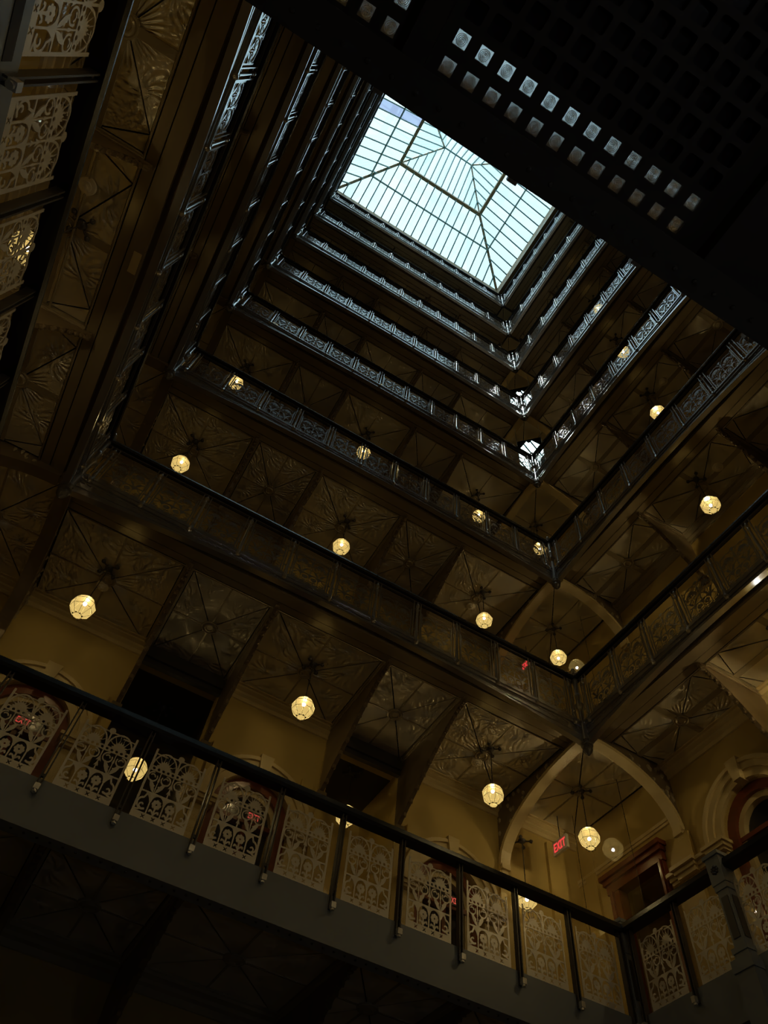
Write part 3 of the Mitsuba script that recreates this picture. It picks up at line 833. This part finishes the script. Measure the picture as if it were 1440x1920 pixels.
def arched_opening(label, c, half, spring, wallm, face, sign, z0, inner):
    """moulded archivolt, mahogany arch frame and dark glass in a wall opening; drawn (along wall, z), extruded out of the wall"""
    k = struct('door', label)
    def pr(name, poly, d0, d1, mat):
        a, b = face + sign * d0, face + sign * d1
        return obj(name, MB().prism(poly, min(a, b), max(a, b)), mat, k, wallm)
    imp = spring - 0.03
    pr('archivolt', ring(c, half, half + 0.11, spring, imp), -0.02, 0.05, 'tan_stone')
    pr('archivolt', ring(c, half + 0.11, half + 0.20, spring, imp), -0.02, 0.085, 'tan_stone')
    pr('archivolt', ring(c, half + 0.20, half + 0.255, spring, imp), -0.02, 0.12, 'tan_stone')
    pr('keystone', Polygon([(c - 0.06, spring + half - 0.02), (c + 0.06, spring + half - 0.02), (c + 0.10, spring + half + 0.30), (c - 0.10, spring + half + 0.30)]), -0.02, 0.14, 'tan_stone')
    for s in (-1, 1):
        a, b = sorted((c + s * (half - 0.02), c + s * (half + 0.26)))
        pr('jamb', sbox(a + .02, z0, b - .04, imp - 0.14), -0.02, 0.05, 'tan_stone')
        for w0, w1, o in ((-0.0, 0.045, .05), (-0.05, 0.0, .02), (-0.085, -0.05, -.01)):
            pr('impost', sbox(a - o, imp - .04 + w0, b + o, imp - .04 + w1), -0.02, 0.13 + o, 'tan_stone')
    pr('frame', ring(c, half - 0.13, half, spring, z0), -0.20, -0.06, 'mahogany')
    pr('inner_ring', ring(c, half - 0.21, half - 0.13, spring, z0), -0.22, -0.12, inner)
    pr('glass', arch_poly(c, half - 0.2, spring, z0), -0.24, -0.21, 'dark_lens')
    pr('mullion', sbox(c - 0.03, z0, c + 0.03, spring), -0.21, -0.12, 'mahogany')
    pr('transom', sbox(c - half + .1, spring - 0.06, c + half - .1, spring), -0.21, -0.10, 'mahogany')


ID = np.eye(4)
for c, w in zip(BACK_ARCHES, ('left of the dark alcove', 'between the two alcoves', 'beside the corner bay')):
    arched_opening(f'arched door with moulded stone surround in the long back wall, {w}', c, 0.56, 7.33, ID, Y1, -1, T2, 'tan_stone')
arched_opening('large round-arched window with stepped stone surround in the right end wall', RIGHT_ARCH, 0.56, 7.68, RW, X1, -1, T2, 'tan_stone')

for i, (a, b) in enumerate(ALCOVES):
    k = struct('wall_alcove', ('deep dark alcove' if i == 0 else 'lamp-lit ochre alcove') + ' opening in the back wall')
    y1 = 4.4 if i == 0 else 3.4
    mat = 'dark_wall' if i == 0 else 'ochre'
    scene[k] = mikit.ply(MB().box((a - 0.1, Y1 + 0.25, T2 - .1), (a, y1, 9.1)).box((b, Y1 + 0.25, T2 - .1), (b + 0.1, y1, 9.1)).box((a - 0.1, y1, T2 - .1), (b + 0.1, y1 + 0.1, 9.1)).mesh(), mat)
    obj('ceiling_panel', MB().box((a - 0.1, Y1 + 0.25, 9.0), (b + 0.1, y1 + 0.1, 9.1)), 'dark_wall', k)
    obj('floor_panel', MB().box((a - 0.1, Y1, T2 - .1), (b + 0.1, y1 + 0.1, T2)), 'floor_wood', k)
    obj('lintel', MB().box((a - 0.06, Y1 - 0.10, 8.98), (b + 0.06, Y1 + 0.02, 9.19)).box((a - 0.03, Y1 - 0.06, 8.90), (b + 0.03, Y1 + 0.02, 8.98)), 'iron_dark', k)
    for s, x in ((-1, a), (1, b)):
        obj('pilaster', MB().box((x - 0.05 + s * .06, Y1 - 0.05, T2), (x + 0.05 + s * .06, Y1 + 0.01, 8.9)), 'ochre', k)

k = struct('door_mahogany', 'open mahogany door frame with moulded head in the right end wall')
scene[k] = mikit.ply(MB().box((X1 - 0.07, 1.33, T2), (X1 + 0.1, 1.53, 8.0)).box((X1 - 0.07, 0.40, T2), (X1 + 0.1, 0.50, 8.0)).mesh(), 'mahogany')
obj('head', MB().box((X1 - 0.08, 0.38, 7.93), (X1 + 0.1, 1.56, 8.06)).box((X1 - 0.12, 0.35, 8.06), (X1 + 0.1, 1.59, 8.13)).box((X1 - 0.16, 0.32, 8.13), (X1 + 0.1, 1.62, 8.20)), 'mahogany', k)
obj('jamb_bead', MB().box((X1 - 0.10, 1.44, T2), (X1 - 0.06, 1.48, 7.95)), 'mahogany', k)
obj('jamb_bead', MB().box((X1 - 0.10, 0.43, T2), (X1 - 0.06, 0.46, 7.95)), 'mahogany', k)
k = struct('wall_room', 'dark room behind the mahogany door')
scene[k] = mikit.ply(MB().box((X1 + 0.25, 0.2, T2 - .1), (X1 + 1.9, 0.3, 8.4)).box((X1 + 0.25, 1.7, T2 - .1), (X1 + 1.9, 1.8, 8.4)).box((X1 + 1.8, 0.2, T2 - .1), (X1 + 1.9, 1.8, 8.4)).mesh(), 'tan_stone')
obj('ceiling_panel', MB().box((X1 + 0.25, 0.2, 8.3), (X1 + 1.9, 1.8, 8.4)), 'tan_stone', k)
obj('floor_panel', MB().box((X1, 0.2, T2 - .1), (X1 + 1.9, 1.8, T2)), 'floor_wood', k)

# pilasters and picture moulding near the corner bay
k = struct('trim', 'tall ochre pilasters and moulding of the corner bay')
scene[k] = mikit.ply(MB().box((X1 - 0.06, -0.14, T2), (X1 + .01, 0.14, 8.1)).mesh(), 'ochre')
obj('pilaster', MB().box((0.86, Y1 - 0.06, T2), (1.10, Y1 + .01, 8.9)), 'ochre', k)
obj('pilaster', MB().box((X1 - 0.05, 1.78, T2), (X1 + .01, 2.0, 8.9)), 'ochre', k)
obj('moulding', MB().box((X1 - 0.05, 0.15, 8.42), (X1 + .01, Y1, 8.47)).box((X1 - 0.03, 0.15, 8.38), (X1 + .01, Y1, 8.42)), 'tan_stone', k)
obj('string_course', MB().box((X1 - 0.07, -0.40, 7.50), (X1 + .01, 0.33, 7.54)).box((X1 - 0.10, -0.42, 7.54), (X1 + .01, 0.34, 7.59)).box((X1 - 0.15, -0.44, 7.59), (X1 + .01, 0.35, 7.64)), 'tan_stone', k)
obj('string_course', MB().box((X1 - 0.13, -0.17, 7.485), (X1 + .01, 0.17, 7.545)).box((X1 - 0.16, -0.19, 7.545), (X1 + .01, 0.19, 7.595)).box((X1 - 0.21, -0.21, 7.595), (X1 + .01, 0.21, 7.645)), 'tan_stone', k)
for x in (-7.95, -6.42, -4.72, -3.35, -1.62, 0.0):
    obj('pilaster', MB().box((x - 0.09, Y1 - 0.05, T2), (x + 0.09, Y1 + .01, 8.15)), 'ochre', k)


# ------------------------------------------------------------------ glass screens of the corner
def screens():
    for k, name in ((2, FLOORWORD[2]), (3, FLOORWORD[3])):
        t = thing('glass_screen', f'clear hanging glass screen in the corner bay of the {name}', 'glass screen')
        z0, z1 = LIP[k] + 2.2, LIP[k + 1] + 0.2
        scene_key = put('pane', mikit.ply((np.array([[1.0, 0.51, z0], [1.0, 1.6, z0], [1.0, 1.6, z1], [1.0, 0.51, z1]]), np.array([[0, 1, 2], [0, 2, 3]])), 'rail_glass'), t)
        for y in (0.51, 1.6):
            obj('edge_strip', MB().box((0.997, y - 0.003, z0), (1.003, y + 0.003, z1)), 'globe_frame', t)
    for k in range(5, 8):
        t = thing('mirror_screen', f'reflecting diagonal glass screen behind the corner post, {FLOORWORD[k]}', 'glass screen')
        c, h = 0.22, 0.23
        z0, z1 = LIP[k] + 0.43, LIP[k + 1] - 0.72
        a, b = np.array([c - h, c + h]), np.array([c + h, c - h])
        put('pane', mikit.ply((np.array([[*a, z0], [*b, z0], [*b, z1], [*a, z1]]), np.array([[0, 1, 2], [0, 2, 3]])), 'mirror_glass'), t)
        for p in (a, b):
            obj('rod', MB().tube([(p[0], p[1], z0), (p[0], p[1], LIP[k + 1] + 0.26)], 0.011, 6), 'steel', t)


screens()


# ------------------------------------------------------------------ pendant lanterns
def lantern_parts():
    R = [(0.062, -0.150), (0.125, -0.085), (0.160, -0.0), (0.160, 0.03), (0.128, 0.105), (0.085, 0.142)]
    n = 8
    def ringp(r, z, ph=0.0):
        return [np.array([r * math.cos((i + ph) * 2 * PI / n), r * math.sin((i + ph) * 2 * PI / n), z]) for i in range(n)]
    rings = [ringp(*q) for q in ((0.058, -0.150), (0.150, -0.045), (0.160, 0.045), (0.115, 0.125), (0.085, 0.142))]
    v = np.array([p for r in rings for p in r])
    f = []
    for i in range(len(rings) - 1):
        for j in range(n):
            k2 = (j + 1) % n
            f += [[i * n + j, i * n + k2, (i + 1) * n + k2], [i * n + j, (i + 1) * n + k2, (i + 1) * n + j]]
    f += [[0, j + 1, j] for j in range(1, n - 1)]
    shade = mikit.ply((v, np.array(f)), 'shade_glass')
    fr = MB()
    for i, r in enumerate(rings):
        for j in range(n):
            fr.bar(r[j], r[(j + 1) % n], 0.0035, 0.0035)
            if i < len(rings) - 1:
                fr.bar(r[j], rings[i + 1][j], 0.0035, 0.0035, (0.3, 0.2, 1))
    for j in range(n):
        a = (j + .5) * 2 * PI / n
        fr.lathe([(0, -0.012), (0.008, -0.006), (0.010, 0), (0.008, 0.006), (0, 0.012)], 5, (0.066 * math.cos(a), 0.066 * math.sin(a), -0.156))
    frame_ = mikit.ply(fr.mesh(), 'globe_frame')
    cap = mikit.ply(MB().lathe([(0, 0.122), (0.118, 0.122), (0.12, 0.13), (0.088, 0.146), (0.05, 0.165), (0.02, 0.18), (0.014, 0.21), (0, 0.21)], 16).mesh(), 'globe_frame', smooth=40)
    can = MB().lathe([(0, -0.05), (0.03, -0.045), (0.05, -0.03), (0.055, -0.012), (0.06, 0.0), (0, 0.0)], 14)
    for a in (45, 135, 225, 315):
        c, s = math.cos(math.radians(a)), math.sin(math.radians(a))
        can.bar((0.04 * c, 0.04 * s, -0.02), (0.13 * c, 0.13 * s, -0.03), 0.016, 0.016)
        can.lathe([(0, -0.03), (0.022, -0.02), (0.032, 0.0), (0.022, 0.02), (0, 0.03)], 8, (0.14 * c, 0.14 * s, -0.032))
    canopy = mikit.ply(can.mesh(), 'iron_dark', smooth=40)
    return shade, frame_, cap, canopy


SHADE_M, FRAME_M, CAP_M, CANOPY_M = lantern_parts()


def lantern(label, x, y, z, zc, wgt=1.0, power=1.0, bz=0.0, group=None):
    t = thing('pendant_lantern', label, 'lamp', group)
    m = T().translate([x, y, z]).rotate([0, 0, 1], rng.uniform(0, 45))
    sk = put('shade', {**SHADE_M, 'to_world': m, 'emitter': {'type': 'area', 'radiance': {'type': 'rgb', 'value': list(SHADE)}, 'sampling_weight': 0.05}}, t)
    put('frame', {**FRAME_M, 'to_world': m}, sk)
    put('cap', {**CAP_M, 'to_world': m}, sk)
    put('bulb', {'type': 'sphere', 'center': [x, y, z + bz], 'radius': 0.026, 'emitter': {'type': 'area', 'radiance': {'type': 'rgb', 'value': [b * power for b in BULB]}, 'sampling_weight': wgt}}, t)
    obj('rod', MB().tube([(x, y, z + 0.2), (x, y, zc - 0.04)], 0.007, 6), 'iron_dark', t)
    put('canopy', {**CANOPY_M, 'to_world': T().translate([x, y, zc])}, t)


PLACE = {2: -0.59, 3: -0.62, 4: -0.76, 5: -0.76, 6: -0.76, 7: -0.76}
for k in range(2, 8):
    za, zc = LIP[k + 1] + PLACE[k], LIP[k + 1] + 0.255
    wg = {2: 3.0, 3: 2.0, 4: 1.0}.get(k, 0.6)
    for x, w in ((-7.14, 'leftmost of its row'), (-4.0, 'middle of its row'), (-0.92, 'rightmost of its row')):
        lantern(f'lit faceted glass lantern, {w} along the far side, {FLOORWORD[k]}', x, 1.1, za, zc, wg, 0.72 if k == 2 else 0.36, 0.075)
    lantern(f'lit faceted glass lantern in the corner bay of the {FLOORWORD[k]}', 0.78, 1.08, za, zc, wg, 2.2)
    lantern(f'lit faceted glass lantern over the short right gallery, {FLOORWORD[k]}', 0.76, -3.02, za, zc, wg, 4.6)
    lantern(f'lit faceted glass lantern over the short left gallery, {FLOORWORD[k]}', -8.8, -3.05, za - (0.28 if k == 2 else 0), zc, wg, 2.0)
for x, w in ((-7.14, 'left'), (-4.0, 'middle'), (-0.92, 'right')):
    lantern(f'lit faceted glass lantern of the overhead gallery, {w} one, glass-railed floor', x, -D - 1.1, LIP[3] - 0.59, LIP[3] + 0.3, 2.0, 2.9)
lantern('small lit lantern low on the back wall under the corner arch', 0.25, 2.0, 7.66, 8.6, 1.5, 0.4)
lantern('lit lantern hanging inside the ochre alcove behind the handrail', -2.50, 2.62, 8.2, 9.0, 2.0, 0.7)
lantern('lit lantern hanging in the dark alcove, seen between two flower panels', -5.56, 3.02, 7.86, 9.0, 2.0, 0.4)


# ------------------------------------------------------------------ exit signs, smoke detectors
def exit_sign(label, x, y, z, ry, size=1.0, glow=0.85):
    """ry: direction of the face: a 3x3 with columns (reading direction, face normal, up)"""
    t = thing('exit_sign', label, 'sign')
    m = np.eye(4); m[:3, :3] = ry * size; m[:3, 3] = (x, y, z)
    bk = obj('box', MB().box((-0.165, -0.022, -0.11), (0.165, 0.022, 0.11)), 'sign_white' if size == 1 else 'iron_dark', t, m)
    tm_ = meshkit.text_mesh('EXIT', 0.13, 0.004, True)
    v = tm_.vertices.copy(); f = tm_.faces
    v[:, 0] -= (v[:, 0].min() + v[:, 0].max()) / 2; v[:, 1] -= 0.065
    v[:, 0] *= 0.27 / np.ptp(v[:, 0])
    w = np.stack([v[:, 0], -0.0225 - v[:, 2], v[:, 1]], 1)                       # face towards -v
    mesh = trimesh.Trimesh(w @ m[:3, :3].T + m[:3, 3], f, process=False)
    put('lettering', {**mikit.ply(mesh, 'sign_white'), 'emitter': {'type': 'area', 'radiance': {'type': 'rgb', 'value': [glow, 0.02 * glow, 0.05 * glow]}, 'sampling_weight': 0.05}}, bk)
    obj('hanger', MB().tube([(0, 0, 0.11), (0, 0, 0.5 if y < 2 else 0.13)], 0.008, 6), 'iron_dark', t, m)


FACE_LEFT = np.array([[0, 1, 0], [-1, 0, 0], [0, 0, 1.0]]).T @ np.eye(3)
FACE_LEFT = np.stack([np.array([0, -1, 0]), np.array([1, 0, 0]), np.array([0, 0, 1.0])], 1)   # reads along -y, faces -x
exit_sign('white hanging EXIT sign with red letters in the corner bay behind the glass balustrade', 0.63, 1.55, 8.43, FACE_LEFT)
exit_sign('EXIT sign glowing red through the cast-iron railing one floor above the glass balustrade', 0.40, 1.55, 12.2, FACE_LEFT)


FACE_FRONT = np.eye(3)
for c, w in zip(BACK_ARCHES, ('leftmost', 'middle', 'rightmost')):
    exit_sign(f'small red-lettered EXIT sign inside the {w} arched door of the back wall', c + 0.04, 2.14, 7.28, FACE_FRONT, 0.6, 0.5)


def table_lamp(label, x, y):
    tb = thing('side_table', f'round dark side table under {label}', 'table')
    obj('top', MB().lathe([(0, 0.70), (0.30, 0.70), (0.31, 0.72), (0.30, 0.74), (0, 0.74)], 24, (x, y, 0)), 'mahogany', tb)
    obj('stem', MB().lathe([(0, 0), (0.2, 0.0), (0.2, 0.02), (0.03, 0.05), (0.03, 0.70), (0, 0.70)], 16, (x, y, 0)), 'mahogany', tb)
    t = thing('table_lamp', label, 'lamp')
    obj('base', MB().lathe([(0, 0.74), (0.09, 0.74), (0.08, 0.77), (0.02, 0.80), (0.015, 1.08), (0, 1.08)], 16, (x, y, 0)), 'steel', t)
    sh = MB().lathe([(0.15, 1.06), (0.10, 1.28)], 20, (x, y, 0)).mesh()
    put('shade', {**mikit.ply(sh, 'white_plastic', smooth=40), 'emitter': {'type': 'area', 'radiance': {'type': 'rgb', 'value': [13.0, 14.2, 15.5]}, 'sampling_weight': 1.0}}, t)


table_lamp('the lit table lamp on the right lobby floor', -1.2, -8.0)
table_lamp('the lit table lamp on the left lobby floor', -4.9, -8.2)


def detector(label, x, y, z):
    t = thing('smoke_detector', label, 'smoke detector')
    m = np.eye(4); m[:3, 3] = (x, y, z)
    obj('body', MB().lathe([(0, -0.075), (0.018, -0.073), (0.026, -0.062), (0.035, -0.055), (0.05, -0.05), (0.055, -0.035), (0.085, -0.028), (0.092, -0.01), (0.092, 0), (0, 0)], 20), 'white_plastic', t, m, smooth=30)


for (x, y, z, w) in ((-8.85, -3.45, LIP[3] + .24, 'on the tin ceiling at upper left, near a dark lamp canopy'), (-7.12, 1.45, LIP[3] + .255, 'above the leftmost lantern of the glass-railed floor'),
                     (-0.93, 1.47, LIP[3] + .255, 'above the rightmost far-side lantern of the glass-railed floor'), (0.9, -3.4, LIP[4] + .255, 'beside the right-gallery lantern, first iron-railed floor'),
                     (-0.92, 1.52, LIP[4] + .255, 'above the rightmost far-side lantern, first iron-railed floor'), (0.86, -3.42, LIP[5] + .255, 'beside the right-gallery lantern, second iron-railed floor')):
    detector(f'round white smoke detector {w}', x, y, z)
k = thing('conduit', 'thin conduit run along the tin ceiling of the left-hand gallery', 'conduit')
obj('pipe', MB().tube([(-8.85, -3.95, LIP[3] + .22), (-8.85, -1.9, LIP[3] + .22)], 0.012, 6), 'tin_flat', k)
